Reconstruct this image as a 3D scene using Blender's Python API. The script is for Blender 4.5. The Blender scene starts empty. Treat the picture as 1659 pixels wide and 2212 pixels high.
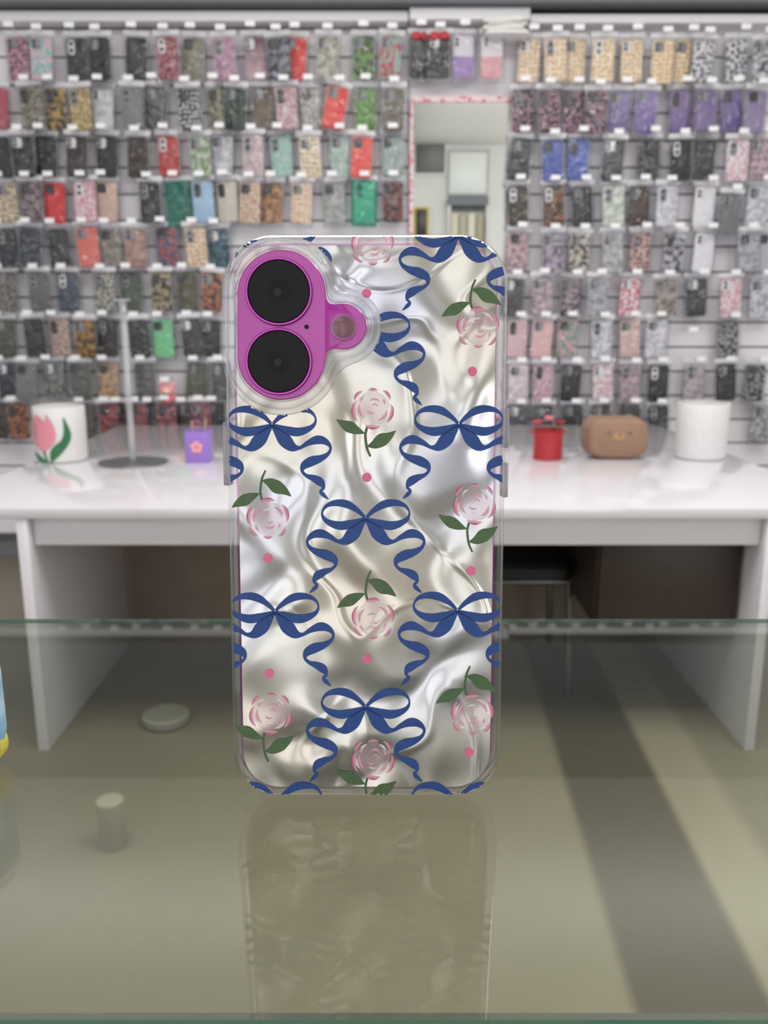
import bpy, bmesh, math, random
from mathutils import Vector, Matrix
random.seed(11)
S = bpy.context.scene
COL = S.collection
PI = math.pi
R = math.radians
S.view_settings.view_transform = 'Standard'
S.view_settings.look = 'None'

# ------------------------------------------------------------------ camera model
F, CX, CY = 1839.0, 829.5, 1106.0
PITCH = R(13)
H = 1.04
CAM = Vector((0, 0, H))
FWD = Vector((0, math.cos(PITCH), -math.sin(PITCH)))
UP = Vector((0, math.sin(PITCH), math.cos(PITCH)))
def ray(px, py):
    return FWD + Vector((1, 0, 0)) * ((px - CX) / F) - UP * ((py - CY) / F)
def at_y(px, py, Y):
    d = ray(px, py); return CAM + d * (Y / d.y)
def at_z(px, py, Z):
    d = ray(px, py); return CAM + d * ((Z - H) / d.z)
def at_depth(px, py, z):
    return CAM + ray(px, py) * z
def depth_of(p):
    return (Vector(p) - CAM).dot(FWD)

# ------------------------------------------------------------------ colours / materials
def lin(h):
    h = h.lstrip('#'); o = []
    for i in (0, 2, 4):
        c = int(h[i:i+2], 16) / 255
        o.append(c / 12.92 if c <= .04045 else ((c + .055) / 1.055) ** 2.4)
    return (o[0], o[1], o[2], 1)
def new_mat(name):
    m = bpy.data.materials.new(name); m.use_nodes = True
    nt = m.node_tree; nt.nodes.clear()
    out = nt.nodes.new('ShaderNodeOutputMaterial')
    return m, nt, out
def pm(name, hexcol, rough=.5, metal=0.0, coat=0.0, var=.06, scale=40, spec=.5, bump=0):
    m, nt, out = new_mat(name)
    b = nt.nodes.new('ShaderNodeBsdfPrincipled')
    nt.links.new(b.outputs[0], out.inputs[0])
    c = lin(hexcol)
    tc = nt.nodes.new('ShaderNodeTexCoord')
    n = nt.nodes.new('ShaderNodeTexNoise'); n.inputs['Scale'].default_value = scale
    nt.links.new(tc.outputs['Object'], n.inputs['Vector'])
    mx = nt.nodes.new('ShaderNodeMix'); mx.data_type = 'RGBA'
    mx.inputs[6].default_value = tuple(x * (1 - var) for x in c[:3]) + (1,)
    mx.inputs[7].default_value = tuple(min(1, x * (1 + var)) for x in c[:3]) + (1,)
    nt.links.new(n.outputs['Fac'], mx.inputs[0])
    nt.links.new(mx.outputs[2], b.inputs['Base Color'])
    b.inputs['Roughness'].default_value = rough
    b.inputs['Metallic'].default_value = metal
    b.inputs['Coat Weight'].default_value = coat
    b.inputs['Coat Roughness'].default_value = .05
    b.inputs['Specular IOR Level'].default_value = spec
    if bump:
        bp = nt.nodes.new('ShaderNodeBump'); bp.inputs['Distance'].default_value = bump
        nt.links.new(n.outputs['Fac'], bp.inputs['Height']); nt.links.new(bp.outputs[0], b.inputs['Normal'])
    return m
def clear_mat(name, tint, base=.04, edge=.6, power=3.0, rough=.05, haze=0.0, hazecol='ffffff', bump=0):
    m, nt, out = new_mat(name)
    N = nt.nodes; L = nt.links
    tr = N.new('ShaderNodeBsdfTransparent'); tr.inputs[0].default_value = lin(tint)
    gl = N.new('ShaderNodeBsdfGlossy'); gl.inputs['Roughness'].default_value = rough
    lw = N.new('ShaderNodeLayerWeight'); lw.inputs[0].default_value = .5
    pw = N.new('ShaderNodeMath'); pw.operation = 'POWER'; pw.inputs[1].default_value = power
    ml = N.new('ShaderNodeMath'); ml.operation = 'MULTIPLY_ADD'; ml.inputs[1].default_value = edge; ml.inputs[2].default_value = base
    L.new(lw.outputs['Facing'], pw.inputs[0]); L.new(pw.outputs[0], ml.inputs[0])
    mx = N.new('ShaderNodeMixShader')
    L.new(ml.outputs[0], mx.inputs[0]); L.new(tr.outputs[0], mx.inputs[1]); L.new(gl.outputs[0], mx.inputs[2])
    if bump:
        tc = N.new('ShaderNodeTexCoord'); oi = N.new('ShaderNodeObjectInfo')
        ad = N.new('ShaderNodeVectorMath'); ad.operation = 'ADD'
        L.new(tc.outputs['Object'], ad.inputs[0]); L.new(oi.outputs['Location'], ad.inputs[1])
        n = N.new('ShaderNodeTexNoise'); n.inputs['Scale'].default_value = 32; n.inputs['Detail'].default_value = 1; n.inputs['Distortion'].default_value = 1.0
        L.new(ad.outputs[0], n.inputs['Vector'])
        bp = N.new('ShaderNodeBump'); bp.inputs['Distance'].default_value = bump
        L.new(n.outputs['Fac'], bp.inputs['Height']); L.new(bp.outputs[0], gl.inputs['Normal'])
    last = mx
    if haze:
        df = N.new('ShaderNodeBsdfDiffuse'); df.inputs[0].default_value = lin(hazecol)
        m2 = N.new('ShaderNodeMixShader'); m2.inputs[0].default_value = haze
        L.new(mx.outputs[0], m2.inputs[1]); L.new(df.outputs[0], m2.inputs[2]); last = m2
    L.new(last.outputs[0], out.inputs[0])
    return m

_cm = {}
def case_mat(spec):
    if spec in _cm: return _cm[spec]
    p = spec.split(':'); kind = p[0]; c1 = lin(p[1]); c2 = lin(p[2]) if len(p) > 2 else c1
    m, nt, out = new_mat('case_' + spec.replace(':', '_'))
    N = nt.nodes; L = nt.links
    b = N.new('ShaderNodeBsdfPrincipled'); b.inputs['Roughness'].default_value = .38
    L.new(b.outputs[0], out.inputs[0])
    tc = N.new('ShaderNodeTexCoord'); oi = N.new('ShaderNodeObjectInfo')
    sp = N.new('ShaderNodeSeparateXYZ'); L.new(tc.outputs['Object'], sp.inputs[0])
    cb = N.new('ShaderNodeCombineXYZ'); L.new(sp.outputs[0], cb.inputs[0]); L.new(sp.outputs[2], cb.inputs[1])
    ad = N.new('ShaderNodeVectorMath'); ad.operation = 'ADD'
    sc = N.new('ShaderNodeVectorMath'); sc.operation = 'SCALE'; sc.inputs[0].default_value = (3.1, 5.7, 0)
    L.new(oi.outputs['Random'], sc.inputs['Scale'])
    L.new(cb.outputs[0], ad.inputs[0]); L.new(sc.outputs[0], ad.inputs[1])
    mx = N.new('ShaderNodeMix'); mx.data_type = 'RGBA'
    mx.inputs[6].default_value = c1; mx.inputs[7].default_value = c2
    L.new(mx.outputs[2], b.inputs['Base Color'])
    b.inputs['Specular IOR Level'].default_value = .3
    def ramp(src, a, bb):
        r = N.new('ShaderNodeMapRange'); r.inputs[1].default_value = a; r.inputs[2].default_value = bb
        L.new(src, r.inputs[0]); L.new(r.outputs[0], mx.inputs[0])
    if kind in ('fl', 'dt'):
        v = N.new('ShaderNodeTexVoronoi'); v.voronoi_dimensions = '2D'
        v.inputs['Scale'].default_value = 66 if kind == 'fl' else 60
        v.inputs['Randomness'].default_value = 1.0 if kind == 'fl' else .45
        L.new(ad.outputs[0], v.inputs['Vector'])
        ramp(v.outputs['Distance'], .50 if kind == 'fl' else .34, .30 if kind == 'fl' else .20)
    elif kind == 'sp':
        n = N.new('ShaderNodeTexNoise'); n.inputs['Scale'].default_value = 45; n.inputs['Detail'].default_value = 1
        L.new(ad.outputs[0], n.inputs['Vector']); ramp(n.outputs['Fac'], .42, .58)
    elif kind == 'gr': ramp(sp.outputs[2], -.04, -.16)
    elif kind == 'tt': ramp(sp.outputs[2], -.098, -.102)
    else:
        n = N.new('ShaderNodeTexNoise'); n.inputs['Scale'].default_value = 25
        L.new(ad.outputs[0], n.inputs['Vector']); ramp(n.outputs['Fac'], 0, 1)
        mx.inputs[7].default_value = tuple(min(1, x * 1.12 + .002) for x in c1[:3]) + (1,)
    _cm[spec] = m
    return m

# ------------------------------------------------------------------ mesh builder
class MB:
    def __init__(s): s.v = []; s.f = []; s.m = []
    def add(s, vs, fs, mi=0):
        o = len(s.v); s.v += [tuple(v) for v in vs]
        for f in fs: s.f.append(tuple(i + o for i in f)); s.m.append(mi)
    def box(s, x0, x1, y0, y1, z0, z1, mi=0):
        vs = [(x0,y0,z0),(x1,y0,z0),(x1,y1,z0),(x0,y1,z0),(x0,y0,z1),(x1,y0,z1),(x1,y1,z1),(x0,y1,z1)]
        s.add(vs, [(0,3,2,1),(4,5,6,7),(0,1,5,4),(1,2,6,5),(2,3,7,6),(3,0,4,7)], mi)
    def loft(s, loops, cap0=True, cap1=True, ring=False, mi=0):
        n = len(loops[0]); vs = [p for l in loops for p in l]; fs = []
        k = len(loops)
        for i in range(k if ring else k - 1):
            a = i * n; b = ((i + 1) % k) * n
            for j in range(n):
                j2 = (j + 1) % n
                fs.append((a + j, a + j2, b + j2, b + j))
        if not ring:
            if cap0: fs.append(tuple(range(n - 1, -1, -1)))
            if cap1: fs.append(tuple((k - 1) * n + j for j in range(n)))
        s.add(vs, fs, mi)
    def lathe(s, prof, n=40, c=(0,0,0), axis='z', cap0=True, cap1=True, mi=0):
        loops = []
        for r, h in prof:
            r = max(r, 1e-5); l = []
            for j in range(n):
                a = 2 * PI * j / n
                if axis == 'z': l.append((c[0] + r*math.cos(a), c[1] + r*math.sin(a), c[2] + h))
                else: l.append((c[0] + r*math.cos(a), c[1] + h, c[2] + r*math.sin(a)))
            loops.append(l)
        s.loft(loops, cap0, cap1, mi=mi)
    def tube(s, pts, r, n=10, mi=0):
        pts = [Vector(p) for p in pts]; loops = []
        for i, p in enumerate(pts):
            t = (pts[min(i+1, len(pts)-1)] - pts[max(i-1, 0)]).normalized()
            ref = Vector((0,0,1)) if abs(t.z) < .9 else Vector((1,0,0))
            a = t.cross(ref).normalized(); b = t.cross(a)
            loops.append([tuple(p + (a*math.cos(2*PI*j/n) + b*math.sin(2*PI*j/n)) * r) for j in range(n)])
        s.loft(loops, mi=mi)
    def ell(s, c, r, n=20, mi=0, e=1.0):
        loops = []
        def pw(x): return math.copysign(abs(x) ** e, x)
        k = n // 2
        for i in range(k + 1):
            t = -PI/2 + PI * i / k
            t = max(-PI/2 + .02, min(PI/2 - .02, t))
            loops.append([(c[0] + r[0]*pw(math.cos(t))*pw(math.cos(2*PI*j/n)), c[1] + r[1]*pw(math.cos(t))*pw(math.sin(2*PI*j/n)), c[2] + r[2]*pw(math.sin(t))) for j in range(n)])
        s.loft(loops, mi=mi)
    def mesh(s, name, smooth=True, bevel=0, recalc=True, ang=35):
        me = bpy.data.meshes.new(name); me.from_pydata(s.v, [], s.f)
        for p, mi in zip(me.polygons, s.m): p.material_index = mi
        bm = bmesh.new(); bm.from_mesh(me)
        if recalc: bmesh.ops.recalc_face_normals(bm, faces=bm.faces[:])
        if bevel: bmesh.ops.bevel(bm, geom=bm.edges[:], offset=bevel, segments=2, affect='EDGES', profile=.5)
        bm.to_mesh(me); bm.free()
        if smooth:
            for p in me.polygons: p.use_smooth = True
            me.set_sharp_from_angle(angle=R(ang))
        return me
    def build(s, name, mats, parent=None, **k):
        me = s.mesh(name, **k)
        for m in (mats if isinstance(mats, (list, tuple)) else [mats]): me.materials.append(m)
        o = bpy.data.objects.new(name, me); COL.objects.link(o); o.parent = parent
        return o
def thing(name, label, cat, loc=(0,0,0), rot=(0,0,0), group=None):
    o = bpy.data.objects.new(name, None); COL.objects.link(o); o.empty_display_size = .02
    o.location = loc; o.rotation_euler = rot
    o['label'] = label; o['category'] = cat
    if group: o['group'] = group
    return o
def tag(o, label, cat, group=None):
    o['label'] = label; o['category'] = cat
    if group: o['group'] = group
    return o
def struct(o): o['kind'] = 'structure'; return o
def rrect(w, h, r, n=8, cx=0, cz=0):
    r = max(r, 1e-4); pts = []
    for (sx, sz, a0) in ((1,1,0), (-1,1,PI/2), (-1,-1,PI), (1,-1,1.5*PI)):
        for i in range(n + 1):
            a = a0 + PI/2 * i / n
            pts.append((cx + sx*(w/2 - r) + r*math.cos(a), cz + sz*(h/2 - r) + r*math.sin(a)))
    return pts
def xz(pts, y): return [(x, y, z) for x, z in pts]
def xy(pts, z): return [(x, y, z) for x, y in pts]

# ------------------------------------------------------------------ shared materials
M_white = pm('white_laminate', 'e4e0e6', .22, var=.02)
M_slat = pm('slat_white', 'e9e6ea', .35, var=.02)
M_groove = pm('groove_grey', '77767c', .6)
M_header = pm('header_white', 'eceaee', .4, var=.02)
M_beam = pm('beam_grey', '67696f', .6)
M_chrome = pm('chrome', 'd8d8da', .15, 1.0)
M_dchrome = pm('dull_chrome', '77777a', .3, 1.0)
M_tag = pm('tag_white', 'f0eff2', .4, var=.02)
M_card = pm('card_white', 'd6d4d8', .5)
M_dark = pm('dark_plastic', '1c1c1f', .35)
M_bag = clear_mat('clear_bag', 'f4f4f6', .07, .35, 3, .035, .003, bump=.014)
M_frost = pm('frost_grey', 'c9c9cc', .3)
M_brown = pm('brown_board', '8a7d6f', .5, var=.15, scale=12)
M_dbrown = pm('dark_brown_board', '3a2f29', .45, var=.15, scale=12)

# ------------------------------------------------------------------ room
YW = 3.6
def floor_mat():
    m, nt, out = new_mat('floor_bands'); N = nt.nodes; L = nt.links
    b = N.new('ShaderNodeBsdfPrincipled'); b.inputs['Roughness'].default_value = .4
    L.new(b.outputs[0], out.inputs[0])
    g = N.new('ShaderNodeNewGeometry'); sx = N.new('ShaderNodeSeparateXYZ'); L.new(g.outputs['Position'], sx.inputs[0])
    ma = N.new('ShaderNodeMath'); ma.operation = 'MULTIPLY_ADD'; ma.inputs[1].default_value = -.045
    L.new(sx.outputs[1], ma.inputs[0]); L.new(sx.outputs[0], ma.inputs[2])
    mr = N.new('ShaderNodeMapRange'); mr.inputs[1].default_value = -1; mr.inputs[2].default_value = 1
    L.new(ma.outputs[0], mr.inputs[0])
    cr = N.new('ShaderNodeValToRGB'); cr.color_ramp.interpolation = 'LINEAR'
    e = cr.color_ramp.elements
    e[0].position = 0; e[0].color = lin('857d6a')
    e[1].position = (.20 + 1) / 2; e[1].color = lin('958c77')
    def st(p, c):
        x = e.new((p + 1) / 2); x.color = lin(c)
    st(.326, '978e79'); st(.345, '645d4e'); st(.543, '686152'); st(.560, 'a99f8a'); st(.67, 'ada38e'); st(.70, '978e7a'); st(1.0, '9a917d')  # lengthwise lighter and darker bands in the floor colour
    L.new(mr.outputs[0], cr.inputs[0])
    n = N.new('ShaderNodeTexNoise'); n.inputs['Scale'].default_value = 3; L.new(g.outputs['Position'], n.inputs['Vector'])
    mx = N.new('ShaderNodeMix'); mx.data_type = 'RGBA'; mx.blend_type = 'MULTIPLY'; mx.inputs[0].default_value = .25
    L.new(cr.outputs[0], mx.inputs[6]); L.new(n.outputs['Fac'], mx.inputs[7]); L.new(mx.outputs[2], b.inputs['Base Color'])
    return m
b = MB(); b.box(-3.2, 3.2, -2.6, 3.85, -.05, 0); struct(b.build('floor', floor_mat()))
b = MB(); b.box(-3.2, 3.2, YW + .045, YW + .15, 0, 2.8); struct(b.build('wall_back', M_groove))
b = MB(); b.box(-3.2, 3.2, -2.6, 3.85, 2.8, 2.86); struct(b.build('ceiling', pm('ceiling_white', 'f2f2f0', .7, var=.02)))
b = MB(); b.box(-3.2, .22, -2.49, .45, 2.62, 2.80); struct(b.build('added_soffit', pm('added_soffit_grey', '5c5b59', .7)))  # added unseen soffit, darkens the phone's reflection in the counter glass
b = MB()
b.box(-3.2, 3.2, -2.6, -2.5, 0, .35); b.box(-3.2, 3.2, -2.6, -2.5, 2.35, 2.8)
for x0, x1 in ((-3.2, -2.5), (-1.05, -.75), (.15, 1.75), (2.6, 3.2)): b.box(x0, x1, -2.6, -2.5, .35, 2.35)
struct(b.build('wall_front', pm('front_wall', 'e6e7e4', .6)))
# slatwall panels
XL = at_y(882, 300, YW).x; XM = at_y(1128, 300, YW).x
ZTOP = at_y(829, 62, YW).z
def slats(x0, x1):
    b = MB(); z = ZTOP - .004; b.box(x0, x1, YW + .012, YW + .02, .1, ZTOP, 1)
    while z > .2:
        b.box(x0, x1, YW, YW + .012, z - .092, z, 0); z -= .1
    return b
o = slats(-2.3, XL).build('slatwall_panel', [M_slat, M_groove], smooth=False)
tag(o, 'wide white slatwall panel of hanging phone cases left of the mirror', 'wall panel')
o = slats(XM, 2.3).build('slatwall_panel', [M_slat, M_groove], smooth=False)
tag(o, 'white slatwall panel of hanging phone cases right of the mirror', 'wall panel')
b = MB(); b.box(XL + .003, XM - .003, YW - .005, YW + .02, .1, ZTOP)
tag(b.build('center_board', M_header, smooth=False), 'plain white board between the two slatwall panels behind the mirror', 'wall panel')
z0 = ZTOP + .002; z1 = at_y(829, 22, YW - .08).z
b = MB(); b.box(-2.3, XL - .004, YW - .08, YW + .02, z0, z1); struct(b.build('trim_1', M_header, bevel=.004))
b = MB(); b.box(XL, XM, YW - .10, YW + .02, z0 - .0, z1 + .005); struct(b.build('trim_2', M_header, bevel=.004))
b = MB(); b.box(XM + .004, 2.3, YW - .08, YW + .02, z0 - .006, z1 - .012); struct(b.build('trim_3', M_header, bevel=.004))
b = MB(); b.box(-3.2, 3.2, YW - .14, YW + .02, z1 + .007, 2.8); struct(b.build('trim_4', M_beam))

# ------------------------------------------------------------------ mirror
mx0 = at_y(885, 350, YW - .03).x; mx1 = at_y(1104, 350, YW - .03).x; mzt = at_y(990, 208, YW - .03).z; mzb = .62
mr = thing('wall_mirror', 'tall rectangular mirror with pink patterned frame between the case displays', 'mirror', ((mx0+mx1)/2, YW - .02, mzb))
w = mx1 - mx0; h = mzt - mzb; t = .02
b = MB(); b.box(-w/2, w/2, -.012, .012, 0, t); b.box(-w/2, w/2, -.012, .012, h - t, h)
b.box(-w/2, -w/2 + t*.7, -.012, .012, t, h - t); b.box(w/2 - t*.35, w/2, -.012, .012, t, h - t)
def frame_mat():
    m, nt, out = new_mat('pink_frame'); N = nt.nodes; L = nt.links
    bs = N.new('ShaderNodeBsdfPrincipled'); L.new(bs.outputs[0], out.inputs[0])
    tc = N.new('ShaderNodeTexCoord'); v = N.new('ShaderNodeTexVoronoi'); v.inputs['Scale'].default_value = 45
    L.new(tc.outputs['Object'], v.inputs['Vector'])
    r = N.new('ShaderNodeMapRange'); r.inputs[1].default_value = .35; r.inputs[2].default_value = .5; L.new(v.outputs['Distance'], r.inputs[0])
    mx = N.new('ShaderNodeMix'); mx.data_type = 'RGBA'; mx.inputs[6].default_value = lin('d97a8c'); mx.inputs[7].default_value = lin('f0d8dc')
    L.new(r.outputs[0], mx.inputs[0]); L.new(mx.outputs[2], bs.inputs['Base Color'])
    return m
b.build('frame', frame_mat(), mr, smooth=False)
b = MB(); b.box(-w/2 + .014, w/2 - .007, -.004, .004, t, h - t)
b.build('mirror_glass', pm('mirror_silver', 'f5f7f4', .02, 1.0, var=.0), mr, smooth=False)
# what the mirror shows, on and before the front wall behind the camera
def refl(px, py, y):
    q = at_y(px, py, 2*(YW - .024) - y); return (q.x, y, q.z)
def back_panel(name, label, cat, x0, y0, x1, y1, y, th, mat, frame=None):
    a = refl(x0, y1, y); c_ = refl(x1, y0, y)
    t_ = thing(name, label, cat, ((a[0]+c_[0])/2, y, a[2]))
    w_ = c_[0] - a[0]; h_ = c_[2] - a[2]
    b_ = MB(); b_.box(-w_/2, w_/2, -th, 0, 0, h_); b_.build('panel', mat, t_, bevel=.004)
    b_ = MB()
    for q in ((-w_/2 - .02, -w_/2 - .001, -.02, h_ + .02), (w_/2 + .001, w_/2 + .02, -.02, h_ + .02)): b_.box(q[0], q[1], -th, .004, q[2], q[3])
    b_.box(-w_/2 - .001, w_/2 + .001, -th, .004, -.02, -.001); b_.box(-w_/2 - .001, w_/2 + .001, -th, .004, h_ + .001, h_ + .02)
    b_.build('frame', frame or M_header, t_, smooth=False)
    return t_
back_panel('wall_screen', 'dark grey screen on front wall reflected at upper left of the mirror', 'screen', 897, 268, 962, 374, -2.46, .039, pm('screen_grey', '6a6d6a', .4))
back_panel('white_board', 'pale white board on front wall reflected in middle of mirror', 'board', 970, 328, 1053, 418, -2.46, .039, pm('board_pale', 'eff4f0', .4), pm('board_frame', 'b2b6b2', .5))
a = refl(968, 505, -2.3); c_ = refl(1056, 424, -2.3)
su = thing('wall_shelf', 'dark shelf with pale boxes on front wall reflected low in the mirror', 'shelf', ((a[0]+c_[0])/2, -2.3, a[2] - .6))
wv = c_[0] - a[0]; hv = c_[2] - a[2] + .6
b = MB(); b.box(-wv/2, wv/2, -.19, 0, hv - .09, hv); b.box(-wv/2, wv/2, -.19, 0, 0, .03); b.build('shelf_board', pm('shelf_slate', '6a7176', .5), su)
b = MB(); b.box(-wv/2, -wv/2 + .02, -.19, 0, .0305, hv - .0905); b.box(wv/2 - .02, wv/2, -.19, 0, .0305, hv - .0905); b.build('shelf_side', M_white, su)
for q in range(4):
    b = MB(); x = -wv/2 + .03 + q*(wv - .06)/4; b.box(0, (wv - .06)/4 - .012, -.15, -.02, 0, hv - .2)
    o = b.build('tall_box', pm('tall_box', ['d6cfb4', 'b3ab93', 'd9d5c6', 'a9a087'][q], .5), None, bevel=.003); o.location = (su.location.x + x, -2.3, su.location.z + .0302)
    tag(o, ['cream', 'tan', 'ivory', 'khaki'][q] + ' tall box on the shelf reflected low in the mirror', 'box', 'boxes on the reflected shelf')
back_panel('wall_poster', 'black and yellow panel on front wall reflected at mirror lower left', 'poster', 898, 452, 922, 520, -2.46, .039, pm('poster_dark', '23231f', .4), pm('poster_yellow', 'c9b23c', .5))

# ------------------------------------------------------------------ hanging phone cases
CW, CH = .080, .150
ZC = -.026 - CH/2
b = MB()
b.loft([xz(rrect(CW - 2*i, CH - 2*i, .013 - i*.8, 6, 0, ZC), y) for i, y in ((.004, -.0062), (.0012, -.0055), (0, -.003), (0, .004), (.001, .006))])
ME_body = b.mesh('case_body'); ME_body.materials.append(M_dark)
b = MB()
b.loft([xz(rrect(.034, .036, .009, 5, -.017, ZC + .05), y) for y in (-.0060, -.0082)] + [xz(rrect(.031, .033, .008, 5, -.017, ZC + .05), -.0086)])
b.lathe([(.007, -.0086), (.007, -.0094), (.005, -.0096)], 14, (-.0245, 0, ZC + .058), 'y', mi=1)
b.lathe([(.007, -.0086), (.007, -.0094), (.005, -.0096)], 14, (-.0245, 0, ZC + .042), 'y', mi=1)
ME_cam = b.mesh('camera_cutout'); ME_cam.materials.append(M_frost); ME_cam.materials.append(M_dark)
b = MB()
b.loft([xz(rrect(.026, .052, .011, 5, -.019, ZC + .042), y) for y in (-.0060, -.0082)] + [xz(rrect(.023, .049, .010, 5, -.019, ZC + .042), -.0086)])
b.lathe([(.008, -.0086), (.008, -.0094), (.006, -.0096)], 14, (-.019, 0, ZC + .054), 'y', mi=1)
b.lathe([(.008, -.0086), (.008, -.0094), (.006, -.0096)], 14, (-.019, 0, ZC + .030), 'y', mi=1)
ME_cam2 = b.mesh('camera_cutout'); ME_cam2.materials.append(M_frost); ME_cam2.materials.append(M_dark)
b = MB()
b.loft([xz(rrect(.102 - 2*i, .174 - 2*i, .006, 3, 0, -.018 - .087), y) for i, y in ((.009, -.0115), (.004, -.010), (0, -.001), (0, .001), (.006, .009))])
ME_bag = b.mesh('packaging_bag'); ME_bag.materials.append(M_bag)
b = MB()
b.loft([xz(rrect(.100, .020, .003, 3, 0, -.0115), y) for y in (-.0012, .0012)])
ME_head = b.mesh('header_card'); ME_head.materials.append(M_card)
b = MB()
b.tube([(0, YW - .0005, .0), (0, YW - .06, .0), (0, YW - .115, .0), (0, YW - .128, .004), (0, YW - .132, .012)], .0024, 8)
ME_rod = b.mesh('rod'); ME_rod.materials.append(M_chrome)
b = MB(); b.box(-.018, .018, YW - .1365, YW - .1345, -.006, .012)
ME_tag = b.mesh('price_tag'); ME_tag.materials.append(M_tag)
def child(name, me, parent, mat=None):
    o = bpy.data.objects.new(name, me); COL.objects.link(o); o.parent = parent
    if mat:
        o.material_slots[0].link = 'OBJECT'; o.material_slots[0].material = mat
    return o
ORD = ['zeroth','first','second','third','fourth','fifth','sixth','seventh','eighth','ninth','tenth','eleventh','twelfth','thirteenth','fourteenth','fifteenth','sixteenth','seventeenth']
M_camW = pm('cutout_white', 'e8e6e6', .35); M_camD = pm('cutout_dark', '2b2b2e', .35); M_camP = pm('cutout_grey', '8a8a8e', .35)
def hang(px, py, label, hooklabel, group, spec, roll=0, k=0, bagmat=None):
    Y = YW - .062 - (.028 if k % 2 else 0.0)
    c = at_y(px, py, Y)
    roll = R(roll)
    loc = (c.x + math.sin(roll) * ZC, Y, c.z - ZC * math.cos(roll))
    t = thing('phone_case', label, 'phone case', loc, (R(random.uniform(-2.5, 1.0)), roll, R(random.uniform(-7, 7))), group)
    child('case_body', ME_body, t, case_mat(spec))
    lum = sum(lin(spec.split(':')[1])[:3])
    cm = random.choice([M_camP, M_camD]) if lum > .5 else random.choice([M_camP, M_camD, M_camD, M_camW, M_camP])
    if lum > 1.9: cm = random.choice([M_camP, M_camW])
    child('camera_cutout', random.choice([ME_cam, ME_cam, ME_cam2]), t, cm)
    child('packaging_bag', ME_bag, t, bagmat)
    child('header_card', ME_head, t)
    hk = thing('display_hook', hooklabel, 'hook', (loc[0], 0, loc[2] - .0042), (0, 0, 0), 'hooks ' + group)
    child('rod', ME_rod, hk); child('price_tag', ME_tag, hk)
    return t
M_tealbag = clear_mat('teal_bag', '7fd0c2', .06, .4, 2.5, .12, .2, '5fb9a8', bump=.006)
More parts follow.
